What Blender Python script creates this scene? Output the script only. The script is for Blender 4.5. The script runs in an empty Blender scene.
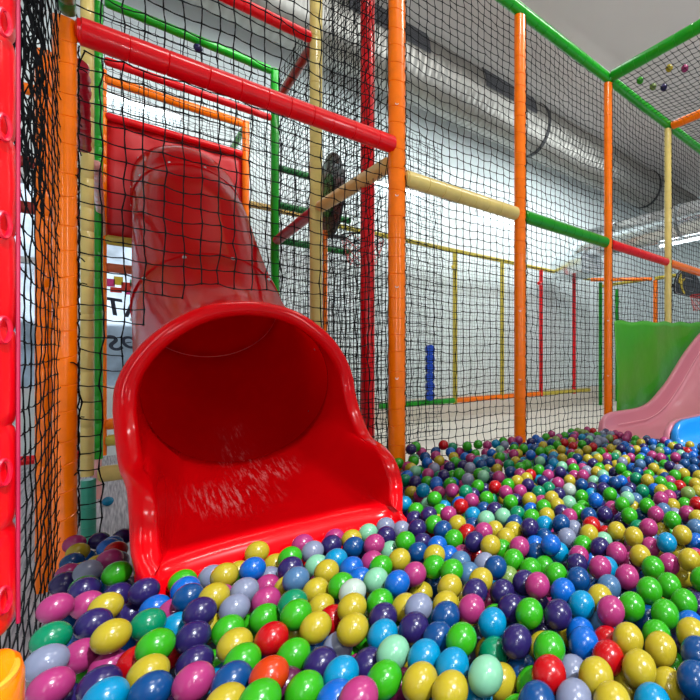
import bpy, math, random
import numpy as np
from mathutils import Vector, Matrix

# ---------------------------------------------------------------- camera, world, light, exposure
scene = bpy.context.scene
EYE = 1.12
camd = bpy.data.cameras.new('camera'); cam = bpy.data.objects.new('camera', camd)
scene.collection.objects.link(cam); scene.camera = cam
camd.sensor_width = 36; camd.lens = 36*430/700
camd.shift_x = -0.25; camd.shift_y = 10/700
camd.clip_start = 0.05; camd.clip_end = 200
cam.location = (0, 0, EYE)
cam.rotation_euler = (math.pi/2, 0, -math.atan2(.6932, .7207))

world = bpy.data.worlds.new('world'); scene.world = world; world.use_nodes = True
bg = world.node_tree.nodes['Background']
bg.inputs['Color'].default_value = (.80, .90, 1, 1); bg.inputs['Strength'].default_value = .30

def light(name, kind, loc, power, size=None, col=(1, 1, 1), target=None, size_y=None):
    d = bpy.data.lights.new(name, kind); d.energy = power; d.color = col
    if kind == 'AREA':
        d.size = size
        if size_y: d.shape = 'RECTANGLE'; d.size_y = size_y
    elif size is not None: d.shadow_soft_size = size
    o = bpy.data.objects.new(name, d); scene.collection.objects.link(o); o.location = loc
    if target is not None:
        o.rotation_euler = (Vector(target)-Vector(loc)).to_track_quat('-Z', 'Y').to_euler()
    return o
light('camera_flash', 'POINT', (.10, -.12, EYE+.20), 17, .035)
light('overhead_fill', 'AREA', (.8, .2, 5.9), 60, 1.4, (1, .98, .95), (1.0, 1.4, .5), .4)  # unseen fill lights added above the pit for ambience
light('overhead_fill', 'AREA', (4.2, .6, 5.9), 80, 1.4, (1, .98, .95), (3.6, 1.6, .5), .4)
light('overhead_fill', 'AREA', (2.2, 3.3, 5.7), 38, 3.0, (.93, 1, 1), (2.4, 7.0, .6), .8)  # added fill, aimed to brighten the back wall; no fixture modelled
light('overhead_fill', 'AREA', (6.8, 3.3, 5.7), 55, 3.4, (.93, 1, 1), (7.0, 7.0, .6), .8)
light('overhead_fill', 'AREA', (2.2, 4.5, 4.6), 42, 3.0, (.93, 1, 1), (2.4, 7.0, 3.4), .8)  # more added wall fill, one-sided and hanging free below the ceiling
light('overhead_fill', 'AREA', (6.8, 4.5, 4.6), 62, 3.4, (.93, 1, 1), (6.8, 7.0, 3.4), .8)
light('ceiling_bounce_fill', 'AREA', (3.0, -1.6, 4.2), 130, 2.0, (1, .97, .93), (3.6, -.6, 6.4), 1.0)  # added out of view, faces up to brighten the ceiling
light('window_daylight', 'AREA', (2.6, -2.6, 2.3), 34, .4, (.95, .98, 1), (1.6, 2.0, 1.3), 2.2)
light('window_daylight', 'AREA', (-1.6, -1.6, 2.3), 24, .4, (.95, .98, 1), (.8, 2.0, 1.3), 2.2)
scene.view_settings.view_transform = 'Standard'; scene.view_settings.look = 'None'
scene.view_settings.exposure = 0.18; scene.view_settings.gamma = 1

# ---------------------------------------------------------------- helpers
rnd = random.Random(7); nrs = np.random.RandomState(11)
COL = scene.collection
def tag(o, label=None, cat=None, group=None, kind=None):
    if label: o['label'] = label
    if cat: o['category'] = cat
    if group: o['group'] = group
    if kind: o['kind'] = kind
    return o
def thing(name, loc, label, cat, group=None):
    o = bpy.data.objects.new(name, None); COL.objects.link(o); o.location = loc
    o.empty_display_size = .05
    return tag(o, label, cat, group)

MATS = {}
def mat(name, col, rough=.4, metal=0, coat=0, trans=0, emis=0, bump=None, bscale=60, bdist=.002, vary=0, vscale=8, sub=0, alpha=1, ior=1.5, spec=.5):
    if name in MATS: return MATS[name]
    m = bpy.data.materials.new(name); m.use_nodes = True; nt = m.node_tree
    b = nt.nodes['Principled BSDF']
    b.inputs['Base Color'].default_value = (*col, 1); b.inputs['Roughness'].default_value = rough
    b.inputs['Metallic'].default_value = metal; b.inputs['Coat Weight'].default_value = coat
    b.inputs['Coat Roughness'].default_value = .08; b.inputs['Specular IOR Level'].default_value = spec
    b.inputs['Transmission Weight'].default_value = trans; b.inputs['IOR'].default_value = ior
    if emis: 
        b.inputs['Emission Color'].default_value = (*col, 1); b.inputs['Emission Strength'].default_value = emis
    tc = nt.nodes.new('ShaderNodeTexCoord')
    if bump:
        n = nt.nodes.new('ShaderNodeTexNoise'); n.inputs['Scale'].default_value = bscale; n.inputs['Detail'].default_value = 3
        nt.links.new(tc.outputs['Object'], n.inputs['Vector'])
        bp = nt.nodes.new('ShaderNodeBump'); bp.inputs['Strength'].default_value = bump; bp.inputs['Distance'].default_value = bdist
        nt.links.new(n.outputs['Fac'], bp.inputs['Height']); nt.links.new(bp.outputs['Normal'], b.inputs['Normal'])
    if vary:
        n = nt.nodes.new('ShaderNodeTexNoise'); n.inputs['Scale'].default_value = vscale; n.inputs['Detail'].default_value = 4
        nt.links.new(tc.outputs['Object'], n.inputs['Vector'])
        r = nt.nodes.new('ShaderNodeMapRange'); r.inputs['From Min'].default_value = .3; r.inputs['From Max'].default_value = .7
        r.inputs['To Min'].default_value = 1-vary; r.inputs['To Max'].default_value = 1+vary*.5
        nt.links.new(n.outputs['Fac'], r.inputs['Value'])
        mx = nt.nodes.new('ShaderNodeMix'); mx.data_type = 'RGBA'; mx.blend_type = 'MULTIPLY'; mx.inputs[0].default_value = 1
        mx.inputs[6].default_value = (*col, 1)
        nt.links.new(r.outputs[0], mx.inputs[7]); nt.links.new(mx.outputs[2], b.inputs['Base Color'])
    MATS[name] = m
    return m

class MB:
    """collects verts and faces for ONE mesh object"""
    def __init__(s): s.v = []; s.f = []; s.m = []
    def add(s, vs, fs, mi=0):
        k = len(s.v); s.v += [tuple(p) for p in vs]; s.f += [tuple(i+k for i in f) for f in fs]; s.m += [mi]*len(fs)
    def box(s, c, d, rz=0, mi=0, axis=None):
        x, y, z = d[0]/2, d[1]/2, d[2]/2
        vs = [Vector((a*x, b*y, e*z)) for a in (-1, 1) for b in (-1, 1) for e in (-1, 1)]
        M = axis if axis else Matrix.Rotation(rz, 3, 'Z')
        s.add([M @ p + Vector(c) for p in vs], [(0, 1, 3, 2), (4, 6, 7, 5), (0, 4, 5, 1), (2, 3, 7, 6), (0, 2, 6, 4), (1, 5, 7, 3)], mi)
    def tube(s, pts, r, n=12, caps=True, mi=0, closed=False):
        pts = [Vector(p) for p in pts]; N = len(pts)
        rs = r if hasattr(r, '__len__') else [r]*N
        vs = []; ref = None
        for i, p in enumerate(pts):
            a = pts[(i-1) % N] if closed or i > 0 else p
            b = pts[(i+1) % N] if closed or i < N-1 else p
            t = (b-a)
            if t.length < 1e-9: t = Vector((0, 0, 1))
            t.normalize()
            if ref is None:
                ref = Vector((0, 0, 1)) if abs(t.z) < .9 else Vector((1, 0, 0))
            e1 = (ref - t*ref.dot(t))
            if e1.length < 1e-6: e1 = t.orthogonal()
            e1.normalize(); ref = e1; e2 = t.cross(e1)
            for k in range(n):
                w = 2*math.pi*k/n
                vs.append(p+(e1*math.cos(w)+e2*math.sin(w))*rs[i])
        fs = []
        for i in range(N if closed else N-1):
            j = (i+1) % N
            for k in range(n):
                q = (k+1) % n
                fs.append((i*n+k, i*n+q, j*n+q, j*n+k))
        if caps and not closed:
            fs.append(tuple(range(n-1, -1, -1))); fs.append(tuple((N-1)*n+k for k in range(n)))
        s.add(vs, fs, mi)
    def prism(s, poly, h0, h1, fr=None, mi=0):
        """poly 2d -> extruded; fr(x,y,h) -> point"""
        fr = fr or (lambda x, y, h: (x, y, h)); n = len(poly)
        vs = [fr(x, y, h0) for x, y in poly]+[fr(x, y, h1) for x, y in poly]
        s.add(vs, [tuple(range(n-1, -1, -1)), tuple(range(n, 2*n))]+[(i, (i+1) % n, n+(i+1) % n, n+i) for i in range(n)], mi)
    def grid(s, P, cu=False, cv=False, mi=0):
        nu = len(P); nv = len(P[0]); vs = [p for r in P for p in r]; fs = []
        for i in range(nu if cu else nu-1):
            for j in range(nv if cv else nv-1):
                i2 = (i+1) % nu; j2 = (j+1) % nv
                fs.append((i*nv+j, i*nv+j2, i2*nv+j2, i2*nv+j))
        s.add(vs, fs, mi)
    def build(s, name, m, parent=None, smooth=True, origin=None, angle=40):
        me = bpy.data.meshes.new(name)
        if origin is None:
            origin = Vector((0, 0, 0))
            if parent is None and s.v:
                a = np.array(s.v); origin = Vector(((a[:, 0].min()+a[:, 0].max())/2, (a[:, 1].min()+a[:, 1].max())/2, a[:, 2].min()))
            elif parent is not None: origin = Vector(parent.location)
        origin = Vector(origin)
        me.from_pydata([tuple(Vector(p)-origin) for p in s.v], [], s.f)
        for mm in (m if isinstance(m, (list, tuple)) else [m]): me.materials.append(mm)
        if any(s.m): me.polygons.foreach_set('material_index', s.m)
        if smooth:
            me.polygons.foreach_set('use_smooth', [True]*len(me.polygons))
            try: me.set_sharp_from_angle(angle=math.radians(angle))
            except Exception: pass
        me.update()
        o = bpy.data.objects.new(name, me); COL.objects.link(o)
        if parent is not None: o.parent = parent; o.location = origin-Vector(world_loc(parent))
        else: o.location = origin
        return o
def world_loc(o):
    p = Vector(o.location)
    while o.parent: o = o.parent; p += Vector(o.location)
    return p
def part(mb, name, m, parent, **k):
    return mb.build(name, m, parent, origin=k.pop('origin', world_loc(parent)), **k)

# ---------------------------------------------------------------- materials
def pvc(name, col, rough=.28): return mat(name, col, rough, coat=.35, spec=.25, bump=.2, bscale=26, bdist=.003, vary=.10, vscale=14)
RED = pvc('red_vinyl', (.80, .001, .006)); ORANGE = pvc('orange_vinyl', (1.0, .19, .0)); GREEN = pvc('green_vinyl', (.006, .30, .008))
BEIGE = pvc('straw_yellow_vinyl', (.72, .56, .17)); CRIM = pvc('crimson_vinyl', (.42, .01, .03), .35); DKRED = pvc('dark_red_vinyl', (.30, .02, .012), .4)
YEL = pvc('mustard_vinyl', (.58, .46, .06)); LGREEN = pvc('light_green_vinyl', (.16, .60, .16)); TEAL = pvc('teal_vinyl', (.04, .33, .22))
PALEP = pvc('pale_pink_vinyl', (.75, .35, .33)); DGREEN = pvc('dark_green_vinyl', (.008, .17, .03))
CORD = mat('black_net_cord', (.004, .005, .006), .8, spec=.12)
CORDF = mat('grey_net_cord', (.018, .026, .03), .85, spec=.1)
STEEL = mat('zinc_bolt', (.6, .6, .62), .35, metal=1)
SLIDE = mat('red_slide_plastic', (.58, .0005, .003), .13, coat=.0, spec=.25, bump=.2, bscale=3.5, bdist=.005, vary=.05)
SLIDE_TUBE = mat('red_tube_plastic', (.60, .001, .004), .13, coat=.0, spec=.18, bump=.12, bscale=4, bdist=.01, vary=.06)
def painted_glints(m, spots, tint):
    """pale streaks painted into the colour in place of bright reflections"""
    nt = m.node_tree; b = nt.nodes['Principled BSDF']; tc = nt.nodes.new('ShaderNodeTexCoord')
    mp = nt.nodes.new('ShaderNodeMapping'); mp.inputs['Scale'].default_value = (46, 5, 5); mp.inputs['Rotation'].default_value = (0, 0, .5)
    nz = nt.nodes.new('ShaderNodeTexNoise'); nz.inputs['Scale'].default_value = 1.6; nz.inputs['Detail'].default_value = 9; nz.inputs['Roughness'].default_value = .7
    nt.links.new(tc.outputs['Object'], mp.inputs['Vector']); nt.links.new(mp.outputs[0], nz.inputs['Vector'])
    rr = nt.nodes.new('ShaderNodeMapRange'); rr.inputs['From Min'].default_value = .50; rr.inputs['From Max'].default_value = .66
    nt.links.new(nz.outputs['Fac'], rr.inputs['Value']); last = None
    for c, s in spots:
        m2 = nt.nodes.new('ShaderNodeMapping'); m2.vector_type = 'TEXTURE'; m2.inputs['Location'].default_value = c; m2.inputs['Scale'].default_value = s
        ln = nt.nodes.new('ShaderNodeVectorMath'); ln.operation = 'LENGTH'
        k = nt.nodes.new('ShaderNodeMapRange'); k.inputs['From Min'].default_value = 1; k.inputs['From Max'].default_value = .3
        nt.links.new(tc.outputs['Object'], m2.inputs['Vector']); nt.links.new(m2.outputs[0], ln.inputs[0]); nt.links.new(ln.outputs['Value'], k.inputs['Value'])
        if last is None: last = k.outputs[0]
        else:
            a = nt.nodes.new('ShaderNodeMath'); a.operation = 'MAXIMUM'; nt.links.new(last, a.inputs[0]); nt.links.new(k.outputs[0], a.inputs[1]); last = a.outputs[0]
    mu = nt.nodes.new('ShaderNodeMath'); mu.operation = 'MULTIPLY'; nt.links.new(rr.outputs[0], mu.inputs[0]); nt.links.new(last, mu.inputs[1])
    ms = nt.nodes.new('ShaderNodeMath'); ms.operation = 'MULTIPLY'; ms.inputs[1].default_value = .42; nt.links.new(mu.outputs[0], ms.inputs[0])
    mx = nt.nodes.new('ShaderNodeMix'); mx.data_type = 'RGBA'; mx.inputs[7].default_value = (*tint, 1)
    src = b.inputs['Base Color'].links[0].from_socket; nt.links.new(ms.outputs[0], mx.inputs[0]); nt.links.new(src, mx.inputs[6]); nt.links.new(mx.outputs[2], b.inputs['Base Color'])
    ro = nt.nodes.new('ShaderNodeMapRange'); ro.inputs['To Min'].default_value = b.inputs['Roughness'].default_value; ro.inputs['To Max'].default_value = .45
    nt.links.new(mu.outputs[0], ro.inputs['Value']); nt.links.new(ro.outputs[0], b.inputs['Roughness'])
painted_glints(SLIDE, [((-.10, .02, .54), (.20, .20, .25)), ((.06, .22, .58), (.17, .15, .25)), ((.0, .42, .6), (.13, .12, .25))], (.80, .42, .42))  # highlights painted into the trough floor colour
painted_glints(SLIDE_TUBE, [((.0, .50, .62), (.10, .16, .2)), ((.02, .72, .7), (.09, .12, .2))], (.80, .50, .50))  # same painted highlights carried on into the tube floor
nt = SLIDE_TUBE.node_tree; pb = nt.nodes['Principled BSDF']; tr = nt.nodes.new('ShaderNodeBsdfTranslucent'); tr.inputs['Color'].default_value = (.85, .01, .02, 1)
mxs = nt.nodes.new('ShaderNodeMixShader'); mxs.inputs[0].default_value = .55
nt.links.new(pb.outputs[0], mxs.inputs[1]); nt.links.new(tr.outputs[0], mxs.inputs[2]); nt.links.new(mxs.outputs[0], nt.nodes['Material Output'].inputs['Surface'])
PINK = mat('pink_slide_plastic', (.64, .22, .28), .28, coat=.3, bump=.1, bscale=4)
BLUEP = mat('blue_slide_plastic', (.004, .17, .45), .28, coat=.3, bump=.1, bscale=4)
# ---------------------------------------------------------------- the room
WALLM = mat('painted_wall', (.78, .86, .87), .7, bump=.15, bscale=12, vary=.05, vscale=1.2)
WAINS = mat('beige_wall_band', (.74, .68, .60), .75, vary=.05, vscale=2.5)
CEILM = mat('beige_ceiling_paint', (.60, .55, .515), .9, vary=.04, vscale=1)
mf = mat('grey_striped_carpet', (.30, .29, .30), .95); nt = mf.node_tree; b = nt.nodes['Principled BSDF']
tc = nt.nodes.new('ShaderNodeTexCoord'); mp = nt.nodes.new('ShaderNodeMapping'); mp.inputs['Scale'].default_value = (60, 2.5, 1)
nz = nt.nodes.new('ShaderNodeTexNoise'); nz.inputs['Scale'].default_value = 1.5; nz.inputs['Detail'].default_value = 5
cr = nt.nodes.new('ShaderNodeValToRGB'); cr.color_ramp.elements[0].position = .35; cr.color_ramp.elements[1].position = .68
cr.color_ramp.elements[0].color = (.26, .25, .28, 1); cr.color_ramp.elements[1].color = (.66, .63, .66, 1)
nt.links.new(tc.outputs['Object'], mp.inputs['Vector']); nt.links.new(mp.outputs[0], nz.inputs['Vector'])
nt.links.new(nz.outputs['Fac'], cr.inputs['Fac']); nt.links.new(cr.outputs['Color'], b.inputs['Base Color'])
def struct(mb, name, m, **k):
    o = mb.build(name, m, smooth=False, **k); o['kind'] = 'structure'; return o
m = MB(); m.box((5.3, 3.0, -.05), (17, 11, .1)); struct(m, 'floor', mf)
m = MB(); m.box((5.3, 3.0, 6.42), (17, 11, .1)); struct(m, 'ceiling', CEILM)
# back wall with a window opening (u -1.9..0.62, z .75..3.1); white above a beige band
WY = 7.1
m = MB()
m.box((-2.7, WY, 3.2), (1.0, .2, 6.4)); m.box((7.21, WY, 3.2), (13.18, .2, 6.4))
m.box((-.79, WY, .375), (2.82, .2, .75)); m.box((-.79, WY, 4.75), (2.82, .2, 3.3))
struct(m, 'wall_back', WALLM)
m = MB(); m.box((7.6, WY-.12, .21), (12.4, .04, .42)); struct(m, 'baseboard_back', WAINS)
m = MB(); m.box((7.4, 4.85, .01), (12.2, 4.4, .02)); struct(m, 'trim_2', WAINS)
m = MB(); m.box((13.7, 3.2, 3.2), (.2, 8.2, 6.4)); struct(m, 'wall_right', WALLM)
m = MB(); m.box((13.57, 3.2, .21), (.04, 7.4, .42)); struct(m, 'baseboard_right', WAINS)
m = MB(); m.box((-3.1, 3.2, 3.2), (.2, 7.6, 6.4)); struct(m, 'wall_left', WALLM)
FRAME = mat('white_window_frame', (.75, .78, .8), .4)
wt = thing('window_1', (-.79, WY, .75), None, None); wt['kind'] = 'structure'
m = MB()
for x in (-2.17, -1.25, -.3, .59): m.box((x, WY, 1.925), (.06, .12, 2.35))
for z in (.78, 2.2, 3.07): m.box((-.79, WY, z), (2.82, .12, .06))
part(m, 'window_frame', FRAME, wt, smooth=False)
m = MB(); m.box((-.79, WY+.02, 1.92), (2.8, .012, 2.3))
gl = part(m, 'pane', mat('window_glass', (.92, .96, 1), .05, trans=1, ior=1.05), wt, smooth=False)
# dark lettering stuck on the glass
INK = mat('dark_window_lettering', (.02, .03, .06), .6)
def letters(txt, x, z, size, rot=0, mirror=True):
    c = bpy.data.curves.new('window_lettering', 'FONT'); c.body = txt; c.size = size; c.extrude = .003; c.offset = size*.02; c.shear = .25
    o = bpy.data.objects.new('window_lettering', c); COL.objects.link(o); c.materials.append(INK)
    o.parent = wt; o.location = Vector((x, WY-.08, z))-Vector(wt.location); o.rotation_euler = (math.pi/2, rot, 0)
    if mirror: o.scale = (-1, 1, 1)
    o['label'] = 'dark lettering on the window'
letters('AT', .30, 1.62, .28, .12); letters('эS', .26, 1.28, .26, -.2)
# colourful poster on the glass
m = MB()
for i, (cx, cz, w, h, k) in enumerate([(-.02, 2.03, .1, .09, 0), (.06, 2.06, .08, .1, 1), (.13, 2.0, .09, .1, 2), (.20, 2.05, .08, .08, 3), (.04, 1.95, .1, .06, 2), (.15, 1.93, .07, .05, 0)]):
    m.box((cx, WY-.07, cz), (w, .012, h), mi=k)
o = m.build('wall_poster', [mat('poster_pink', (.8, .05, .3), .6), mat('poster_yellow', (.9, .7, .05), .6), mat('poster_red', (.8, .05, .03), .6), mat('poster_green', (.1, .55, .3), .6)], smooth=False)
tag(o, 'small pink, yellow and green patchwork poster on the window behind the tube slide', 'poster')
# bright street front outside
m = MB(); m.box((-.5, 12, 2.4), (12, .3, 7)); m.box((-.5, 9.5, -.05), (12, 5, .1), mi=0)
o = struct(m, 'trim_1', mat('pale_outdoor_facade', (.75, .8, .85), .8, vary=.5, vscale=2)); 
light('daylight_on_facade', 'SUN', (0, 9, 8), 5.5, .02, (.85, .93, 1), (-.6, 12.6, 3))

# wall lamps: fluorescent battens
LMP = mat('fluorescent_tube', (.86, .96, 1), .5, emis=5); HOUS = mat('white_lamp_housing', (.8, .82, .83), .4)
def wall_lamp(x0, x1, z, y, label, ax='x'):
    t = thing('wall_lamp', (((x0+x1)/2, y, z) if ax == 'x' else (y, (x0+x1)/2, z)), label, 'lamp', None)
    P = (lambda a, d, e: (a, y-d, z+e)) if ax == 'x' else (lambda a, d, e: (y-d, a, z+e))
    m = MB(); c = P((x0+x1)/2, -.02, .045); L = x1-x0
    m.box(c, (L, .07, .04) if ax == 'x' else (.07, L, .04)); part(m, 'lamp_housing', HOUS, t, smooth=False)
    for e in (x0+.02, x1-.02):
        m = MB(); m.box(P(e, .0, .0), (.03, .05, .08)); part(m, 'end_cap', HOUS, t, smooth=False)
    m = MB(); m.tube([P(x0+.03, .0, 0), P(x1-.03, .0, 0)], .024, 10); part(m, 'lamp_tube', LMP, t)
wall_lamp(-.55, .66, 4.17, 6.92, 'glowing fluorescent batten on the wall above the red tube slide panel')
wall_lamp(2.9, 4.1, 4.10, 6.92, 'glowing fluorescent batten on the wall just right of the tall orange post')
wall_lamp(5.3, 6.6, 4.09, 6.92, 'glowing fluorescent batten on the wall under the straw yellow rail, left of second orange post')

# ducts
md = mat('spiral_duct_steel', (.27, .26, .24), .46, metal=.9); nt = md.node_tree; b = nt.nodes['Principled BSDF']
tc = nt.nodes.new('ShaderNodeTexCoord'); wv = nt.nodes.new('ShaderNodeTexWave'); wv.bands_direction = 'X'; wv.inputs['Scale'].default_value = 3.2; wv.inputs['Distortion'].default_value = .4
bp = nt.nodes.new('ShaderNodeBump'); bp.inputs['Strength'].default_value = .6; bp.inputs['Distance'].default_value = .012
nt.links.new(tc.outputs['Object'], wv.inputs['Vector']); nt.links.new(wv.outputs['Fac'], bp.inputs['Height']); nt.links.new(bp.outputs['Normal'], b.inputs['Normal'])
md2 = mat('bright_duct_steel', (.72, .76, .78), .22, metal=.95, bump=.4, bscale=2.5, bdist=.02)
BLK = mat('black_rubber_band', (.01, .01, .012), .6); GRL = mat('dark_grille', (.03, .03, .035), .5)
dy, dz, dr = 5.9, EYE+4.44, .475
t = thing('ventilation_duct', (5.2, dy, dz-dr), 'long wide ribbed silver ventilation duct under the ceiling along the back wall', 'duct')
m = MB(); m.tube([(-1.8+i*.25, dy, dz) for i in range(57)], dr, 40)
part(m, 'duct_tube', md, t)
for x in (5.85, 9.95):
    m = MB(); m.tube([(x-.035, dy, dz), (x+.035, dy, dz)], dr+.014, 40); part(m, 'joint_band', BLK, t)
for xa, xb in ((2.16, 3.31), (4.36, 5.5)):
    m = MB(); a0, a1 = math.radians(138), math.radians(182)     # angle from +y, facing the pit and up
    def ring(r, x, a): return (x, dy+math.cos(a)*r, dz+math.sin(a)*r)
    n = 9
    m.grid([[ring(dr+.006, x, a0+(a1-a0)*k/8) for k in range(9)] for x in (xa, xb)])
    for k in range(n+1):
        a = a0+(a1-a0)*k/n; m.tube([ring(dr+.016, xa, a), ring(dr+.016, xb, a)], .006, 4)
    for x in (xa, xb): m.tube([ring(dr+.014, x, a0+(a1-a0)*k/8) for k in range(9)], .014, 4)
    part(m, 'vent_grille', GRL, t)
m = MB(); m.tube([(12.35, 5.9-k*.0, dz-.5) if k == 0 else (12.35, 5.9-.9*math.sin(k*.2), dz-.5-.7*(1-math.cos(k*.2))) for k in range(9)], .42, 28); part(m, 'duct_elbow', md2, t)
ex, ez, er = 7.4, EYE+2.49, .30
t = thing('ventilation_duct', (ex, 4, ez-er), 'bright silver crossing duct running toward the upper right, below the long duct', 'duct')
m = MB(); m.tube([(ex, .6+i*.2, ez) for i in range(26)]+[(ex, 5.75, ez-.03), (ex, 5.9, ez-.12), (ex, 5.97, ez-.25), (ex, 6.0, ez-.36)], er, 32); part(m, 'duct_tube', md2, t)
for y in (2.3, 3.6, 5.0):
    m = MB(); m.tube([(ex, y-.03, ez), (ex, y+.03, ez)], er+.012, 32); part(m, 'joint_band', mat('duct_band', (.3, .32, .33), .4, metal=.8), t)
m = MB(); rr = [( -.42, -.24), (.42, -.24), (.50, .05), (.30, .22), (-.30, .22), (-.50, .05)]
m.prism(rr, 5.62, 6.45, lambda x, y, h: (ex+x*.8, h, EYE+2.08+y)); part(m, 'plenum_box', md2, t, smooth=False)
m = MB()
for k in range(6): m.box((ex-.0, 5.61, EYE+1.90+k*.05), (.62, .02, .012))
part(m, 'vent_grille', HOUS, t, smooth=False)
wall_lamp(2.4, 4.1, EYE+2.13, 7.42, 'glowing lamp batten under the crossing silver duct at the right edge', ax='y')
# ---------------------------------------------------------------- padded posts and rails
def padded(mb, p0, p1, r, seg=.13, n=16, twist=0, jit=.25):
    """foam tube wrapped in vinyl: bulged segments with seams between them"""
    p0, p1 = Vector(p0), Vector(p1); L = (p1-p0).length; t = (p1-p0).normalized()
    ref = Vector((0, 0, 1)) if abs(t.z) < .9 else Vector((1, 0, 0)); e1 = (ref-t*ref.dot(t)).normalized(); e2 = t.cross(e1)
    cuts = [0.0]
    while cuts[-1] < L-seg*.7: cuts.append(cuts[-1]+seg*(1+rnd.uniform(-jit, jit)))
    cuts[-1] = L
    rows = []
    def ringat(s, rad, tilt, ph):
        row = []
        for k in range(n):
            w = 2*math.pi*k/n; ds = tilt*math.cos(w-ph)
            row.append(p0+t*min(max(s+ds, 0), L)+(e1*math.cos(w)+e2*math.sin(w))*rad)
        return row
    for i, c in enumerate(cuts):
        tl = r*twist*rnd.uniform(.5, 1.3); ph = rnd.uniform(-.6, .6)+1.2
        if i > 0: rows.append(ringat(c-.0028, r, tl, ph))
        rows.append(ringat(c, r*.925, tl, ph))
        if i < len(cuts)-1:
            rows.append(ringat(c+.0028, r, tl, ph)); rows.append(ringat((c+cuts[i+1])/2, r*rnd.uniform(.998, 1.004), tl*.5, ph))
    mb.grid(rows, cv=True)
    for row, rev in ((rows[0], True), (rows[-1], False)):
        k = len(mb.v); mb.v += [tuple(p) for p in row]; f = list(range(k, k+n)); mb.f.append(tuple(f[::-1] if rev else f)); mb.m.append(0)
CLIP = mat('pale_cable_tie', (.7, .7, .68), .5)
def post(name, x, y, z0, z1, r, m, label, cat='post', seg=.13, twist=.15, ties=0, group=None):
    z0 += EYE; z1 += EYE
    t = thing(name, (x, y, z0), label, cat, group)
    b = MB(); padded(b, (x, y, z0), (x, y, z1), r, seg, twist=twist); part(b, 'padding', m, t)
    if ties:
        d = Vector((-x, -y, 0)).normalized(); 
        for k in range(ties):
            zz = z0+(z1-z0)*(.25+.14*k); q = Vector((x, y, zz))+d*(r*1.0)
            b = MB(); b.tube([q+Vector((-.008*d.y, .008*d.x, .006)), q+d*.006+Vector((-.005*d.y, .005*d.x, -.003)), q+d*.006+Vector((.005*d.y, -.005*d.x, -.003)), q+Vector((.008*d.y, -.008*d.x, .006))], .0022, 6)
            part(b, 'cable_tie', CLIP, t)
    return t
def rail(name, p0, p1, r, m, label, cat='rail', seg=.13, twist=.1, group=None, capm=None):
    p0 = Vector(p0)+Vector((0, 0, EYE)); p1 = Vector(p1)+Vector((0, 0, EYE))
    t = thing(name, (p0+p1)/2-Vector((0, 0, r)), label, cat, group)
    b = MB(); padded(b, p0, p1, r, seg, twist=twist); part(b, 'padding', m, t)
    b = MB()
    d = (p1-p0).normalized(); b.tube([p0-d*.012, p0-d*.005, p0+d*.01], [r*.55, r*.85, r*.9], 14); part(b, 'end_cap', capm or m, t)
    b = MB(); b.tube([p1-d*.01, p1+d*.005, p1+d*.012], [r*.9, r*.85, r*.55], 14); part(b, 'end_cap', capm or m, t)
    return t
VB = 2.50; FL = -EYE
XA, XB, XC, XD, XE = 1.29, 2.349, 3.546, 4.757, 5.96
post('padded_post', XA, VB, FL, 2.90, .0525, ORANGE, 'tall orange padded post right of the red slide mouth', ties=4)
post('padded_post', XB, VB, FL, 2.74, .047, ORANGE, 'orange padded post where the straw yellow rail meets the green rail', ties=2)
post('padded_post', XC, VB, FL, 2.74, .042, ORANGE, 'orange padded post at the left edge of the green tarpaulin', ties=2)
post('padded_post', XD, VB, FL, 2.74, .042, BEIGE, 'straw yellow padded post rising behind the green tarpaulin')
post('padded_post', XE, VB, FL, 2.74, .042, ORANGE, 'orange padded post past the right end of the tarpaulin')
g = .06
rail('padded_rail', (XA+g, VB, 1.157), (XB-.05, VB, 1.157), .052, BEIGE, 'straw yellow padded rail between the two left orange posts')
rail('padded_rail', (XB+.05, VB, 1.157), (XC-.045, VB, 1.157), .052, GREEN, 'bright green padded rail at mid height between two orange posts')
rail('padded_rail', (XC+.045, VB, 1.157), (XD-.045, VB, 1.157), .046, RED, 'red padded rail above the green tarpaulin')
rail('padded_rail', (XD+.045, VB, 1.157), (XE-.045, VB, 1.157), .046, ORANGE, 'orange padded rail above the basketball board at the right edge')
rail('padded_rail', (XA+.055, VB, 2.79), (XC-.02, VB, 2.79), .05, GREEN, 'green padded top rail from the tall orange post to the roof corner')
rail('padded_rail', (XC+.045, VB, 2.79), (XD-.01, VB, 2.79), .05, GREEN, 'green padded top rail right of the roof corner, falling to the right')
rail('padded_rail', (XD+.03, VB, 2.79), (XE+.1, VB, 2.79), .05, GREEN, 'green padded top rail at the far right edge above the wall net')
rail('padded_rail', (XC, VB-.06, 2.79), (XC, .3, 2.79), .05, GREEN, 'green padded roof rail running from the roof corner toward the upper right')
rail('padded_rail', (XD, VB-.06, 2.76), (XD, .3, 2.76), .045, ORANGE, 'short orange padded roof rail at the right edge beside the roof net')

# left bay
XL = -.1275
post('padded_post', XL-.006, VB, FL, 1.36, .035, ORANGE, 'orange wrapped post at the far left holding the thick red rail', seg=.10, twist=.5)
rail('padded_rail', (XL+.035, VB-.01, 1.325), (XA-.035, VB-.01, 1.335), .053, RED, 'thick glossy red padded rail slanting across above the tube slide')
rail('padded_rail', (XL, VB-.02, 1.385), (XL, 1.15, 1.385), .028, DGREEN, 'dark green sleeve rail at the top of the far left orange post', seg=.09)
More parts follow.
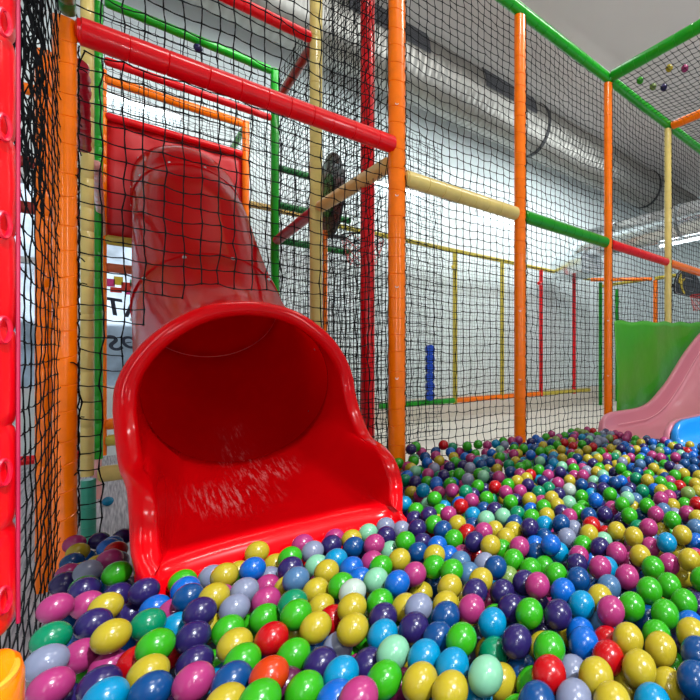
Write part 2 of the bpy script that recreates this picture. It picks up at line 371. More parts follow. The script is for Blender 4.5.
# near padded red post with lacing
t = thing('padded_post', (-.14, .86, 0), 'glossy red padded post filling the left edge of the picture', 'post')
PX, PY = -.152, .93
b = MB(); rows = []
cuts = [0.755]
while cuts[-1] < 3.0: cuts.append(cuts[-1]+.135)
for i, c in enumerate(cuts):
    prof = [(0, .93)] if i == len(cuts)-1 else [(0, .925), (.006, .975), (.02, 1.0), (.067, 1.012), (.115, 1.0), (.129, .975)]
    for dz_, k in prof:
        rows.append([Vector((PX+math.cos(a)*.056*k, PY+math.sin(a)*.056*k, c+dz_+.006*math.sin(a*2+i))) for a in [2*math.pi*q/28 for q in range(28)]])
b.grid(rows, cv=True); part(b, 'padding', RED, t)
b = MB()
ang0 = math.atan2(-PY, -PX)+1.2
pts = []
z = .755
while z < 3.0:
    pts.append((PX+math.cos(ang0)*.060, PY+math.sin(ang0)*.060, z)); z += .02
b.tube(pts, .0022, 6); part(b, 'piping', mat('dark_red_piping', (.35, .0, .04), .5), t)
for k, zz in enumerate([.80, .97, 1.16, 1.30, 1.43, 1.57, 1.84]):
    b = MB(); a = ang0-.42; c = Vector((PX+math.cos(a)*.060, PY+math.sin(a)*.060, zz)); tx = Vector((-math.sin(a), math.cos(a), 0))
    b.tube([c+tx*.008*math.cos(w)+Vector((0, 0, .017*math.sin(w))) for w in [2*math.pi*q/14 for q in range(14)]], .0028, 6, closed=True)
    part(b, 'lacing_loop', mat('red_lacing', (.6, .0, .02), .35), t)
# orange pad at its foot
t = thing('corner_pad', (-.155, .80, 0), 'glossy orange corner pad at the bottom left corner under the red post', 'pad')
b = MB(); rows = []
for zz, k in [(.0, 1), (.70, 1), (.732, 1.0), (.744, .97), (.750, .9), (.752, .6)]:
    rows.append([Vector((-.155+.078*k*(abs(math.cos(a))**.7)*(1 if math.cos(a) > 0 else -1), .80+.078*k*(abs(math.sin(a))**.7)*(1 if math.sin(a) > 0 else -1), zz+.004*math.sin(3*a))) for a in [2*math.pi*q/32 for q in range(32)]])
b.grid(rows, cv=True); b.add(rows[-1], [tuple(range(32))]); part(b, 'padding', ORANGE, t)
b = MB(); b.tube([(-.155+.072*math.cos(a), .80+.072*math.sin(a), .748) for a in [2*math.pi*q/32 for q in range(32)]], .004, 6, closed=True); part(b, 'piping', mat('orange_piping', (.95, .3, .02), .4), t)

post('padded_post', -.235, 3.12, FL, 1.5, .031, ORANGE, 'orange padded post seen through the dense black side net', seg=.12)
post('padded_post', -.105, 3.7, FL+.42, 2.9, .030, BEIGE, 'straw yellow padded post right behind the far left orange post', seg=.16)
post('post_sleeve', -.100, 3.7, FL, FL+.40, .034, TEAL, 'teal padded sleeve at the foot of the straw yellow post', cat='sleeve', seg=.12)
post('padded_post', -.075, 4.9, -.80, 2.9, .026, GREEN, 'slim green padded post between the straw yellow post and the red panel', seg=.11)
post('padded_post', -.085, 4.9, FL, -.80, .030, PALEP, 'short pale pink padded post base below the green post', seg=.15)
post('padded_post', -.055, 5.8, FL+.2, 2.8, .024, ORANGE, 'thin orange post at the left side of the red panel', seg=.14)
post('padded_post', 1.115, 5.8, FL, 2.75, .036, ORANGE, 'thin orange post at the right side of the red panel', seg=.14)
post('padded_post', 1.196, 4.9, FL, 2.95, .038, GREEN, 'tall green padded post right of the tube slide', seg=.17)
post('padded_post', 1.2, 3.7, FL, 2.95, .047, BEIGE, 'tall straw yellow padded post between green post and tall red post', seg=.17)
post('padded_post', 1.30, 2.95, FL, 2.95, .047, RED, 'tall red padded post behind the netting left of the tall orange post', seg=.15)
post('padded_post', 1.425, 4.15, FL, 1.2, .020, ORANGE, 'thin orange post just right of the tall straw yellow post', seg=.15)
# rails of the left bay
def crinkle(name, p0, p1, r, m, label):
    p0 = Vector(p0)+Vector((0, 0, EYE)); p1 = Vector(p1)+Vector((0, 0, EYE)); N = 46
    t = thing(name, (p0+p1)/2, label, 'rail')
    b = MB(); b.tube([p0.lerp(p1, k/N)+Vector((rnd.uniform(-1, 1)*.003, 0, rnd.uniform(-1, 1)*.003)) for k in range(N+1)], [r*(1 if k % 2 else .84)*rnd.uniform(.95, 1.05) for k in range(N+1)], 14)
    part(b, 'padding', m, t); return t
crinkle('padded_rail', (-.098, 2.62, 1.25), (-.118, 3.63, 1.25), .034, CRIM, 'wrinkled crimson sleeve rail running away beside the far left orange post')
rail('padded_rail', (-.07, 3.78, 1.22), (-.062, 5.7, 1.20), .026, PALEP, 'faded pink rail running back toward the red panel', seg=.14)
rail('padded_rail', (-.05, 3.7, -.70), (1.10, 3.7, -.70), .050, BEIGE, 'straw yellow padded rail low behind the left side of the slide', seg=.3)
rail('padded_rail', (-.03, 5.8, -.78), (1.07, 5.8, -.78), .055, YEL, 'mustard padded rail low in the far left bay', seg=.2)
rail('padded_rail', (-.03, 5.8, -.62), (1.07, 5.8, -.62), .055, ORANGE, 'orange padded rail low in the far left bay above the mustard one', seg=.2)
rail('padded_rail', (-.03, 5.78, 1.16), (1.07, 5.78, 1.16), .048, YEL, 'mustard padded rail under the red panel behind the tube slide', seg=.2)
rail('padded_rail', (-.03, 5.8, 2.36), (1.07, 5.8, 2.36), .036, RED, 'red padded rail along the top of the red panel', seg=.2)
rail('padded_rail', (-.03, 5.8, 2.71), (1.07, 5.8, 2.71), .045, ORANGE, 'orange padded rail above the red panel', seg=.2)
rail('padded_rail', (-.03, 4.9, 2.44), (1.15, 4.9, 2.44), .033, RED, 'thin red rail just below the thick red rail', seg=.2)
rail('padded_rail', (-.03, 4.9, 2.92), (1.15, 4.9, 2.92), .040, GREEN, 'green padded rail slanting down above the thick red rail', seg=.18)
rail('padded_rail', (1.115, 5.85, 2.7), (1.115, 6.9, 2.7), .03, LGREEN, 'light green rail running back from the orange post by the red panel', seg=.15)
rail('padded_rail', (.1, 3.7, 2.60), (1.15, 3.7, 2.60), .045, RED, 'glossy red padded rail at the top ending at the straw yellow post', seg=.15)
rail('padded_rail', (1.2, 3.76, 2.6), (1.2, 4.85, 2.6), .035, DKRED, 'dark red rail leaning back from the red top rail end', seg=.12)
rail('padded_rail', (1.27, 2.56, 1.24), (1.22, 3.65, 1.24), .045, mat('tan_vinyl', (.76, .50, .15), .3, coat=.3), 'tan padded rail running back from the tall orange post', seg=.13)
rail('padded_rail', (1.2, 3.76, 1.22), (1.2, 4.84, 1.20), .042, CRIM, 'crimson padded rail continuing the tan rail to the green post', seg=.16)
for z, s in ((1.957, 'upper'), (1.58, 'middle'), (1.22, 'lower')):
    rail('padded_rail', (1.24, 4.9, z), (1.95, 4.9, z), .036, DGREEN, s+' dark green rung right of the tall green post', seg=.12)
rail('padded_rail', (1.16, 6.35, 1.98), (1.90, 6.35, 1.98), .042, mat('ochre_vinyl', (.52, .33, .07), .4), 'ochre rail on the far fence left of the basketball ring', seg=.11)
# far left, seen through the side net
rail('padded_rail', (-1.2, 5.8, 1.75), (-.09, 5.8, 1.75), .05, DKRED, 'dark red rail high in the window behind the side net', seg=.2)
rail('padded_rail', (-1.2, 5.8, 1.35), (-.09, 5.8, 1.35), .055, DKRED, 'dark red rail low in the window behind the side net', seg=.2)
rail('padded_rail', (-1.0, 4.9, -.75), (-.12, 4.9, -.75), .035, RED, 'thin red rail near the floor behind the side net', seg=.2)
rail('padded_rail', (-1.2, 5.8, 2.4), (-.09, 5.8, 2.4), .05, ORANGE, 'orange rail near the top behind the side net', seg=.2)

rail('padded_rail', (-.03, 5.83, .90), (1.09, 5.83, .90), .045, mat('brick_orange_vinyl', (.6, .12, .04), .4), 'brick orange rail crossing the window below the red panel', seg=.2)
# red panel
m = MB(); N = 18
rows = []
for i in range(N+1):
    x = -.035+1.125*i/N
    rows.append([Vector((x, 5.84+.012*math.sin(i*1.3+j*.9), EYE+1.19+(1.16)*j/10)) for j in range(11)])
m.grid(rows); o = m.build('backing_panel', mat('red_panel_vinyl', (.58, .004, .008), .45, bump=.3, bscale=3, bdist=.02))
sm = o.modifiers.new('thick', 'SOLIDIFY'); sm.thickness = .012
tag(o, 'large red vinyl panel behind the top of the tube slide', 'panel')

# far fence
FV = 6.4; k = 1.94
segs = [(1.9, 8.3, 1.95, YEL, 'long mustard rail along the top of the far fence')]
for a, b_, z, mm, l in segs: rail('fence_rail', (a, FV, z), (b_, FV, z), .038, mm, l, seg=.16)
def fx(px): r_ = (px-525)/430; return (.6932+.7207*r_)*FV/(.7207-.6932*r_)
rail('fence_rail', (fx(380), FV, -.72), (fx(455)-.03, FV, -.72), .05, GREEN, 'green rail along the foot of the far fence', seg=.3)
rail('fence_rail', (fx(455)+.03, FV, -.72), (fx(541)-.03, FV, -.72), .05, ORANGE, 'orange rail along the foot of the far fence', seg=.3)
rail('fence_rail', (fx(541)+.03, FV, -.72), (8.3, FV, -.72), .048, YEL, 'mustard rail along the foot of the far fence', seg=.3)
for px, mm, l in ((455, YEL, 'left mustard post of the far fence, above the joint of green and orange foot rails'), (502, YEL, 'right mustard post of the far fence, just left of an orange post'),
                  (541, RED, 'left thin red post of the far fence'), (574, RED, 'right thin red post of the far fence')):
    post('fence_post', fx(px), FV, -.78, 1.93, .042, mm, l, seg=.14)
rail('fence_stub', (fx(453)-.02, FV-.05, 1.62), (fx(453)-.20, FV-.30, 1.58), .035, YEL, 'short mustard stub rail sticking out near the top of a far fence post', seg=.14)
rail('fence_stub', (fx(540)-.02, FV-.05, 1.62), (fx(540)-.26, FV-.22, 1.58), .035, RED, 'short red stub rail sticking out near the top of a far red post', seg=.14)
P1 = (8.35, 6.38, 1.94); P2 = (9.33, 5.32, 1.94); P3 = (9.28, 6.72, 1.94)
rail('fence_rail', P1, P2, .045, ORANGE, 'orange rail at the top of the far fence corner', seg=.2)
rail('fence_rail', P3, (9.28, 5.4, 1.94), .04, YEL, 'short mustard rail behind the far fence corner', seg=.2)
rail('fence_rail', (9.33, 5.22, 1.94), (9.33, 3.3, 1.94), .045, YEL, 'mustard rail running toward the basketball board', seg=.2)
post('fence_post', 8.62, 6.3, FL, 1.9, .045, GREEN, 'green far post seen just left of the orange post beside the tarpaulin', seg=.14)
post('fence_post', 9.77, 6.60, FL, 1.9, .045, GREEN, 'green far post seen just right of the orange post beside the tarpaulin', seg=.14)
post('fence_post', 9.33, 5.22, FL, 1.9, .055, ORANGE, 'orange far post rising behind the green tarpaulin', seg=.14)

# blue climbing strip of six rounded discs on the far fence
t = thing('disc_column', (3.86, FV-.06, EYE-.65), 'vertical column of six blue discs hanging on the far net', 'toy')
BL = mat('blue_plastic', (.003, .05, .42), .4)
for k_ in range(6):
    b = MB(); c = (3.86, FV-.08, EYE-.60+.155*k_)
    b.prism([(.082*math.cos(a), .082*math.sin(a)) for a in [2*math.pi*q/10 for q in range(10)]], -.03, .03, lambda x, y, h, c=c: (c[0]+x, c[1]+h, c[2]+y)); part(b, 'disc', BL, t, smooth=False)

# ---------------------------------------------------------------- nets
def net(name, P, nu, nv, r, m, label, jit=.006, mask=None, fine=False, knots=False, sides=3, lace=None):
    W = [[(P(i/nu, j/nv)+Vector(nrs.normal(0, jit, 3))) if not (mask and mask(P(i/nu, j/nv))) else None for j in range(nv+1)] for i in range(nu+1)]
    b = MB()
    def strand(seq):
        run = []
        for p in seq+[None]:
            if p is None:
                if len(run) > 1:
                    if fine: b.tube(run, r, sides, caps=False)
                    else:
                        pts = []; rs = []
                        for q in range(len(run)-1):
                            a, c = run[q], run[q+1]; s_ = Vector((0, 0, -.0035)) if abs(a.z-c.z) < .03 else Vector(nrs.normal(0, .001, 3))
                            pts += [a, a.lerp(c, .5)+s_]; rs += [r*1.25, r*.9]
                        pts.append(run[-1]); rs.append(r)
                        b.tube(pts, rs, sides, caps=False)
                run = []
            else: run.append(p)
    for i in range(nu+1): strand(W[i][:])
    for j in range(nv+1): strand([W[i][j] for i in range(nu+1)])
    if knots:
        K = r*1.9; fs = [(0, 2, 4), (2, 1, 4), (1, 3, 4), (3, 0, 4), (2, 0, 5), (1, 2, 5), (3, 1, 5), (0, 3, 5)]
        for row in W:
            for p in row:
                if p is not None: b.add([p+Vector(v)*K for v in ((1, 0, 0), (-1, 0, 0), (0, 1, 0), (0, -1, 0), (0, 0, 1), (0, 0, -1))], fs)
    if lace is None:
        o = b.build(name, m); tag(o, label, 'net'); return o
    t = thing(name, W[0][0], label, 'net')
    part(b, 'mesh', m, t)
    for (x, y, z0, z1, rr) in lace:
        b = MB(); pts = []; n_ = int((z1-z0)/.012)
        side = math.atan2(-y, -x)
        for q in range(n_):
            zz = z0+(z1-z0)*q/n_; w = side+1.45*LS[0]+.35*math.sin(q*.9)+.15*math.sin(q*2.3)
            pts.append((x+math.cos(w)*(rr+.004), y+math.sin(w)*(rr+.004), zz))
        b.tube(pts, .0028, 5)
        for q in range(0, n_, 9):                                   # knotted loose ends
            p = Vector(pts[q]); d = Vector((rnd.uniform(-1, 1), rnd.uniform(-1, 1), rnd.uniform(-1, .3))).normalized()*rnd.uniform(.01, .03)
            b.tube([p, p+d*.5+Vector((0, 0, .004)), p+d], .0025, 5)
        part(b, 'lacing_cord', CORD, t)
    return t
LS = [1]
def plane(a, b_, z0, z1, bul=0, ax=None, ph=0):
    a = Vector((*a, 0)); b_ = Vector((*b_, 0)); z0 += EYE; z1 += EYE
    nrm = Vector((-(b_-a).y, (b_-a).x, 0)).normalized()
    def P(s, t_):
        p = a.lerp(b_, s); w = math.sin(math.pi*s)
        return Vector((p.x, p.y, z0+(z1-z0)*t_))+nrm*(bul*w*(.6+.4*math.sin(5*t_+ph)))+Vector((0, 0, -.014*w*(1-abs(2*t_-1))*1.5+.006*math.sin(9*s+3*t_+ph)))
    return P
def cells(a, b_, z0, z1, c=.06): return max(2, round(math.hypot(a[0]-b_[0], a[1]-b_[1])/c)), max(2, round((z1-z0)/c))
def wallnet(name, a, b_, z0, z1, r, m, label, c=.06, bul=.02, **k):
    nu, nv = cells(a, b_, z0, z1, c); return net(name, plane(a, b_, z0, z1, bul, ph=rnd.uniform(0, 6)), nu, nv, r, m, label, **k)
Y2 = VB+.035
wallnet('safety_net', (XA+.045, VB+.02), (XB-.035, VB+.02), -.66, 2.76, .0030, CORD, 'black safety net between the tall orange post and the second orange post', jit=.0035, lace=[(XB, VB, .5, 3.85, .047)])
LS[0] = 1
wallnet('safety_net', (XB+.035, VB+.02), (XC-.03, VB+.02), -.66, 2.76, .0030, CORD, 'black safety net between the second orange post and the tarpaulin post', jit=.004, lace=[(XC, VB, .5, 3.85, .042)])
wallnet('safety_net', (XC+.03, VB+.02), (XD-.03, VB+.02), .25, 2.76, .0030, CORD, 'black safety net above the left half of the green tarpaulin', jit=.004, lace=[(XD, VB, 1.5, 3.85, .042)])
wallnet('safety_net', (XD+.03, VB+.02), (XE-.03, VB+.02), .25, 2.76, .0030, CORD, 'black safety net above the right end of the green tarpaulin', jit=.004)
# roof net
def roofP(s, t_):
    x = XC+.04+(6.1-XC)*s; y = .3+(VB-.33)*t_
    return Vector((x, y, EYE+2.77-.06*math.sin(math.pi*min(1, s*1.6))*math.sin(math.pi*t_)))
net('roof_net', roofP, 42, 36, .0030, CORD, 'black net stretched as a roof at the upper right with balls on it', jit=.003)
# slide bay front net
ZC = EYE-.04
def maskA(p): return ((p.x-.455)/.405)**2+((p.z-ZC+.02)/.405)**2 < 1 or (p.z < ZC-.1 and 0.03 < p.x < .89)
wallnet('safety_net', (XL+.03, VB+.015), (XA-.05, VB+.015), -.80, 1.27, .0031, CORD, 'wide black net hanging in front of the tube slide below the thick red rail', c=.068, bul=-.025, jit=.0045, knots=True, mask=maskA, lace=[(XL, VB, .45, 2.4, .03), (XA, VB, .6, 3.8, .053)])
wallnet('safety_net', (XL+.03, VB+.015), (XA-.05, VB+.015), 1.38, 2.9, .0032, CORD, 'black net above the thick red rail', c=.068, bul=.015, jit=.005)
# side net at the left
net('side_net', plane((XL-.018, 1.0), (XL-.018, VB-.03), -.75, 2.9, 0), 14, 68, .0018, CORD, 'dense dark side net between the red edge post and the far left orange post', jit=.0016, knots=True)
wallnet('side_net', (XL-.06, 1.05), (XL-.06, VB-.03), .55, 2.9, .0022, CORD, 'bunched second layer of black netting at the top of the left edge', c=.045, bul=.0, jit=.005)
# net on the right side of the slide tunnel
wallnet('partition_net', (1.25, VB+.06), (1.245, 3.66), -1.0, 2.9, .0026, CORD, 'black partition net between the tall orange post and the tall straw yellow post', c=.062, jit=.004, bul=.01)
wallnet('partition_net', (1.235, 3.74), (1.22, 4.87), -1.0, 2.9, .0026, CORD, 'black partition net between the tall straw yellow post and the green post', c=.062, jit=.004, bul=.01)
wallnet('partition_net', (1.26, 4.95), (3.2, 4.95), -1.0, 2.9, .0030, CORDF, 'fine net behind the green rungs', c=.06, jit=.006, bul=.02)
wallnet('partition_net', (1.375, 3.03), (1.28, 3.62), -1.0, 2.9, .0024, CORD, 'loose second net layer beside the tall red post', c=.062, jit=.004, bul=.01)
wallnet('partition_net', (-.04, 5.9), (1.09, 5.9), 2.4, 2.9, .0026, CORDF, 'fine net strip above the red panel', c=.055, jit=.004, bul=0)
wallnet('partition_net', (-.05, 4.93), (1.16, 4.93), 2.05, 2.9, .0026, CORDF, 'fine net between the green rail and the red panel', c=.055, jit=.004, bul=0)
wallnet('partition_net', (1.18, 5.9), (1.6, 6.3), -1.0, 2.9, .0030, CORDF, 'fine net right of the thin orange post by the red panel', c=.055, jit=.004, bul=0)
wallnet('far_net', (1.9, FV-.045), (8.25, FV-.045), -.68, 1.95, .0026, CORDF, 'fine grey net of the far fence along the back wall', c=.062, fine=True, jit=.004, bul=0)
wallnet('far_net', (9.28, 5.2), (9.28, 3.2), -1.0, 1.9, .0026, CORDF, 'fine grey net behind the tarpaulin at the right', c=.062, fine=True, jit=.004, bul=0)
wallnet('far_net', (8.4, 6.32), (9.25, 5.35), -1.0, 1.9, .0026, CORDF, 'fine grey net across the far fence corner', c=.062, fine=True, jit=.004, bul=0)

# green tarpaulin
m = MB(); rows = []
N, M = 60, 26
for i in range(N+1):
    s = i/N; x = XC+.035+2.35*s; row = []
    top = .385+.12*s+.010*math.sin(s*34); bot = -.95
    for j in range(M+1):
        q = j/M; f_ = (1-q*.5)
        y = VB-.055+.016*math.sin(x*6.5+q*1.5)*f_+.005*math.sin(x*15+3*q)*f_+.010*math.sin(x*4-6*q)
        row.append(Vector((x, y, EYE+bot+(top-bot)*q)))
    rows.append(row)
m.grid(rows)
o = m.build('green_tarpaulin', mat('green_tarp', (.05, .38, .006), .36, coat=.1, bump=.5, bscale=5, bdist=.02, vary=.12, vscale=3))
sm = o.modifiers.new('thick', 'SOLIDIFY'); sm.thickness = .004
tag(o, 'glossy green tarpaulin hung behind the pink slide', 'tarpaulin')

# basketball boards
BB = mat('black_backboard', (.012, .016, .022), .35, coat=.3); WHT = mat('white_line_paint', (.55, .58, .6), .5); FIG = mat('yellow_figure_paint', (.75, .6, .05), .5)
RIM = mat('red_rim', (.6, .02, .02), .4); RNET = mat('red_white_string', (.75, .12, .12), .7)
t = thing('basketball_hoop', (6.26, 2.95, EYE+.95), 'black basketball board with a yellow player figure at the right edge', 'basketball hoop')
outl = [(-.42, .06), (-.40, .02), (.40, .02), (.42, .06), (.41, .16), (.34, .29), (.22, .36), (0, .38), (-.22, .36), (-.34, .29), (-.41, .16)]
fr = lambda x, y, h: (6.26+x*1.09, 2.95+h, EYE+.93+y*1.09)
b = MB(); b.prism(outl, 0, .02, fr); part(b, 'backboard', BB, t, smooth=False)
b = MB(); b.tube([fr(x*.95, .19+(y-.19)*.93, -.003) for x, y in outl], .004, 5, closed=True); part(b, 'border_line', WHT, t)
b = MB(); b.tube([fr(x, y, -.003) for x, y in ((-.12, .10), (-.12, .27), (.12, .27), (.12, .10))], .004, 5, closed=True); part(b, 'target_square', WHT, t)
b = MB()
for pl in ([(-.275, .27), (-.26, .30), (-.235, .305), (-.22, .285), (-.23, .26), (-.255, .25)],
           [(-.29, .25), (-.22, .25), (-.20, .20), (-.215, .15), (-.26, .15), (-.285, .19)],
           [(-.26, .16), (-.215, .16), (-.17, .09), (-.12, .06), (-.13, .04), (-.19, .06), (-.24, .11)],
           [(-.22, .24), (-.16, .235), (-.14, .26), (-.13, .245), (-.16, .215), (-.21, .215)],
           [(-.29, .245), (-.31, .19), (-.30, .17), (-.28, .20)]):
    b.prism(pl, -.006, .001, fr)
part(b, 'player_figure', FIG, t, smooth=False)
def ringnet(t, c, R, h=.22):
    b = MB(); b.tube([(c[0]+R*math.cos(a), c[1]+R*math.sin(a), c[2]) for a in [2*math.pi*q/24 for q in range(24)]], .009, 8, closed=True); part(b, 'rim', RIM, t)
    b = MB()
    for d in (1, -1):
        for q in range(10):
            b.tube([(c[0]+R*(1-.35*s/5)*math.cos(2*math.pi*(q+d*s*.5)/10), c[1]+R*(1-.35*s/5)*math.sin(2*math.pi*(q+d*s*.5)/10), c[2]-h*s/5) for s in range(6)], .0035, 4)
    part(b, 'hoop_net', RNET, t)
ringnet(t, (6.26, 2.95-.17, EYE+.95), .14)
b = MB(); b.box((6.26, 3.10, EYE+1.15), (.05, .26, .05)); part(b, 'bracket', BB, t, smooth=False)
t = thing('basketball_hoop', (1.42, 4.12, EYE+1.15), 'dark oval basketball board seen edge on behind the tall straw yellow post', 'basketball hoop')
fr2 = lambda x, y, h: (1.46+h, 4.15+x, EYE+1.53+y)
b = MB(); b.prism([(.33*math.cos(a), .39*math.sin(a)) for a in [2*math.pi*q/32 for q in range(32)]], 0, .02, fr2); part(b, 'backboard', BB, t, smooth=False)
b = MB(); b.tube([fr2(.30*math.cos(a), .35*math.sin(a), .022) for a in [2*math.pi*q/32 for q in range(32)]], .006, 5, closed=True); part(b, 'border_line', WHT, t)
b = MB(); b.prism([(.13*math.cos(a), .2*math.sin(a)) for a in [2*math.pi*q/24 for q in range(24)]], -.012, .03, fr2); part(b, 'centre_mark', DGREEN, t, smooth=False)
b = MB(); b.box((1.54, 4.15, EYE+1.16), (.14, .05, .03)); part(b, 'bracket', BB, t, smooth=False)
c = (1.78, 4.15, EYE+1.19)
b = MB(); b.tube([(c[0]+.2*math.cos(a), c[1]+.2*math.sin(a), c[2]) for a in [2*math.pi*q/28 for q in range(28)]], .008, 8, closed=True); part(b, 'rim', BB, t)
b = MB()
for d in (1, -1):
    for q in range(10):
        b.tube([(c[0]+.2*(1-.35*s/5)*math.cos(2*math.pi*(q+d*s*.5)/10), c[1]+.2*(1-.35*s/5)*math.sin(2*math.pi*(q+d*s*.5)/10), c[2]-.25*s/5) for s in range(6)], .003, 4)
part(b, 'hoop_net', RNET, t)

# ---------------------------------------------------------------- red tube slide
CU = .442; RT = .368
t = thing('tube_slide', (CU, 2.0, 0), 'big glossy red tube slide with a wide open mouth ending in the ball pit', 'slide')
A0 = math.radians(15)
path = [(2.30, -.13, .442), (2.55, -.05, .443), (2.85, .075, .446), (3.30, .33, .454), (3.80, .68, .467), (4.25, 1.05, .479), (4.57, 1.27, .487), (4.80, 1.45, .492), (5.02, 1.56, .496), (5.30, 1.61, .50), (5.80, 1.62, .505)]
def cr(pts, s):
    n = len(pts)-1; i = min(int(s), n-1); f_ = s-i
    p = [pts[max(0, i-1)], pts[i], pts[i+1], pts[min(n, i+2)]]
    return tuple(.5*((2*p[1][k])+(-p[0][k]+p[2][k])*f_+(2*p[0][k]-5*p[1][k]+4*p[2][k]-p[3][k])*f_*f_+(-p[0][k]+3*p[1][k]-3*p[2][k]+p[3][k])*f_**3) for k in range(3))
NS = 72
def circ(s, rad, n=NS):
    y, z, xc = cr(path, s); y2, z2, _q = cr(path, min(s+.02, len(path)-1)); y1, z1, _q = cr(path, max(s-.02, 0))
    a = math.atan2(z2-z1, y2-y1)
    if s < .5: a = A0+(a-A0)*s*2
    up = Vector((0, -math.sin(a), math.cos(a)))
    return [Vector((xc, y, z+EYE))+Vector((1, 0, 0))*math.sin(w)*rad+up*math.cos(w)*rad for w in [2*math.pi*k/n for k in range(n)]]
def shell(s0, s1, name, steps, m=SLIDE_TUBE, r0=RT):
    b = MB(); S = [s0+(s1-s0)*i/steps for i in range(steps+1)]
    rows = [circ(s, r0+.004) for s in S]+[circ(s, r0) for s in reversed(S)]
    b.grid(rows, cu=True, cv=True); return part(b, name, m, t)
def bolts(s, par, rad, n=8, off=0):
    for k in range(n):
        b = MB(); w = int((k+off)*NS/n) % NS; p = circ(s, rad)[w]; q = circ(s, rad+.012)[w]; b.tube([p, p.lerp(q, .6), q], [.010, .010, .006], 8); part(b, 'bolt', STEEL, par)
joints = [3.0, 6.0, 8.2]
prev = 0.0
for jx in joints+[10.0]:
    sec = shell(prev, jx, 'tube_section', 16); prev = jx
    if jx < 10:
        b = MB(); rows = [circ(jx-.11, RT+.004), circ(jx-.10, RT+.011), circ(jx+.10, RT+.011), circ(jx+.11, RT+.004)]
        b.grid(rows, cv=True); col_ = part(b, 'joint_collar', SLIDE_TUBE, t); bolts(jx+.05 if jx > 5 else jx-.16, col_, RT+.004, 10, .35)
        b = MB(); b.tube(circ(jx, RT-.002), .004, 6, closed=True); part(b, 'inner_seam', mat('slide_seam', (.8, .12, .16), .3), t)
# mouth
RB = [(0, 0, 2.135, .200), (22, .147, 2.135, .172), (45, .266, 2.14, .090), (62, .338, 2.15, .000), (78, .376, 2.155, -.088), (88, .385, 2.145, -.165), (98, .385, 2.10, -.252),
      (107, .383, 2.03, -.328), (113, .380, 1.965, -.372), (117, .377, 1.915, -.380), (121, .374, 1.86, -.384), (126, .371, 1.775, -.408), (131, .369, 1.705, -.446), (135, .368, 1.668, -.50), (139, .367, 1.655, -.55),
      (143, .362, 1.665, -.590), (147, .348, 1.70, -.603), (153, .305, 1.735, -.598), (162, .19, 1.75, -.592), (180, 0, 1.755, -.590)]
RW = [(0, 0, 0, 0)]
def interp(tab, a, k):
    for i in range(len(tab)-1):
        if tab[i][0] <= a <= tab[i+1][0]:
            f_ = (a-tab[i][0])/(tab[i+1][0]-tab[i][0]); p = [tab[max(0, i-1)][k], tab[i][k], tab[i+1][k], tab[min(len(tab)-1, i+2)][k]]
            if i in (14, 15): return p[1]+(p[2]-p[1])*f_
            m1 = (p[2]-p[0])/2; m2 = (p[3]-p[1])/2
            if i == 0: m1 = 0 if k != 1 else m1*2
            return (2*f_**3-3*f_**2+1)*p[1]+(f_**3-2*f_**2+f_)*m1+(-2*f_**3+3*f_**2)*p[2]+(f_**3-f_**2)*m2
angs = []
a = 0
while a < 180:
    angs.append(a); a += 1.5 if (95 < a < 156) else 3
angs.append(180)
full = [(a_, 1) for a_ in angs]+[(a_, -1) for a_ in reversed(angs[1:-1])]
def Apt(a_, s_, rad=RT):
    w = math.radians(a_); up = Vector((0, -math.sin(A0), math.cos(A0)))
    return Vector((CU, 2.30, EYE-.13))+Vector((1, 0, 0))*math.sin(w)*rad*s_+up*math.cos(w)*rad
def Bpt(a_, s_, out=0, fwd=0, down=0):
    x, y, z = interp(RB, a_, 1), interp(RB, a_, 2), interp(RB, a_, 3)
    if a_ < 88: ox, oz = math.sin(math.radians(a_*90/88)), math.cos(math.radians(a_*90/88))
    else: ox, oz = 1, 0
    cs = .018*max(0, min(1, (a_-90)/35))
    return Vector((CU+cs+s_*(x+ox*out), y-fwd, EYE+z+oz*out+down))
interp_raw = interp
def lin(tab, a, k):
    for i in range(len(tab)-1):
        if tab[i][0] <= a <= tab[i+1][0]: return tab[i][k]+(tab[i+1][k]-tab[i][k])*(a-tab[i][0])/(tab[i+1][0]-tab[i][0])
def interp(tab, a, k):
    if a < 85: return interp_raw(tab, a, k)
    w = min(2.6, a-85, 180-a)
    return sum(lin(tab, a+d*w, k) for d in (-1, -.66, -.33, 0, .33, .66, 1))/7
def lipw(a_): return max(0, min(1, (a_-140)/5))
rows = []
rows.append([Apt(a_, s_) for a_, s_ in full])
for f_ in (.08, .22, .4, .6, .8, .93, 1.0):
    row = []
    for a_, s_ in full:
        A = Apt(a_, s_); B = Bpt(a_, s_)
        p = A.lerp(B, f_)
        # let the trough floor settle early, keep walls upright
        if a_ > 140: p.z = A.z+(B.z-A.z)*(f_**.8)
        row.append(p)
    rows.append(row)
for r_ in range(1, 7):                                                # relax the trough into one smooth sheet
    for _ in range({1: 4, 2: 10, 3: 14, 4: 10, 5: 5, 6: 2}[r_]):
        old = rows[r_]; n_ = len(old)
        rows[r_] = [old[k_]*.5+(old[k_-1]+old[(k_+1) % n_])*.25 for k_ in range(n_)]
def roll(out, fwd, down, lf, ld):
    row = []
    for a_, s_ in full:
        w = lipw(a_); side = Bpt(a_, s_, out, fwd, down)
        lp = Bpt(a_, s_); lp = lp+Vector((0, -lf, -ld))
        if a_ > 143:
            lp.x = CU+.018+s_*min(abs(lp.x-CU-.018)*(1+.16*min(1, lf*8)), .395)
        row.append(side.lerp(lp, w))
    return row
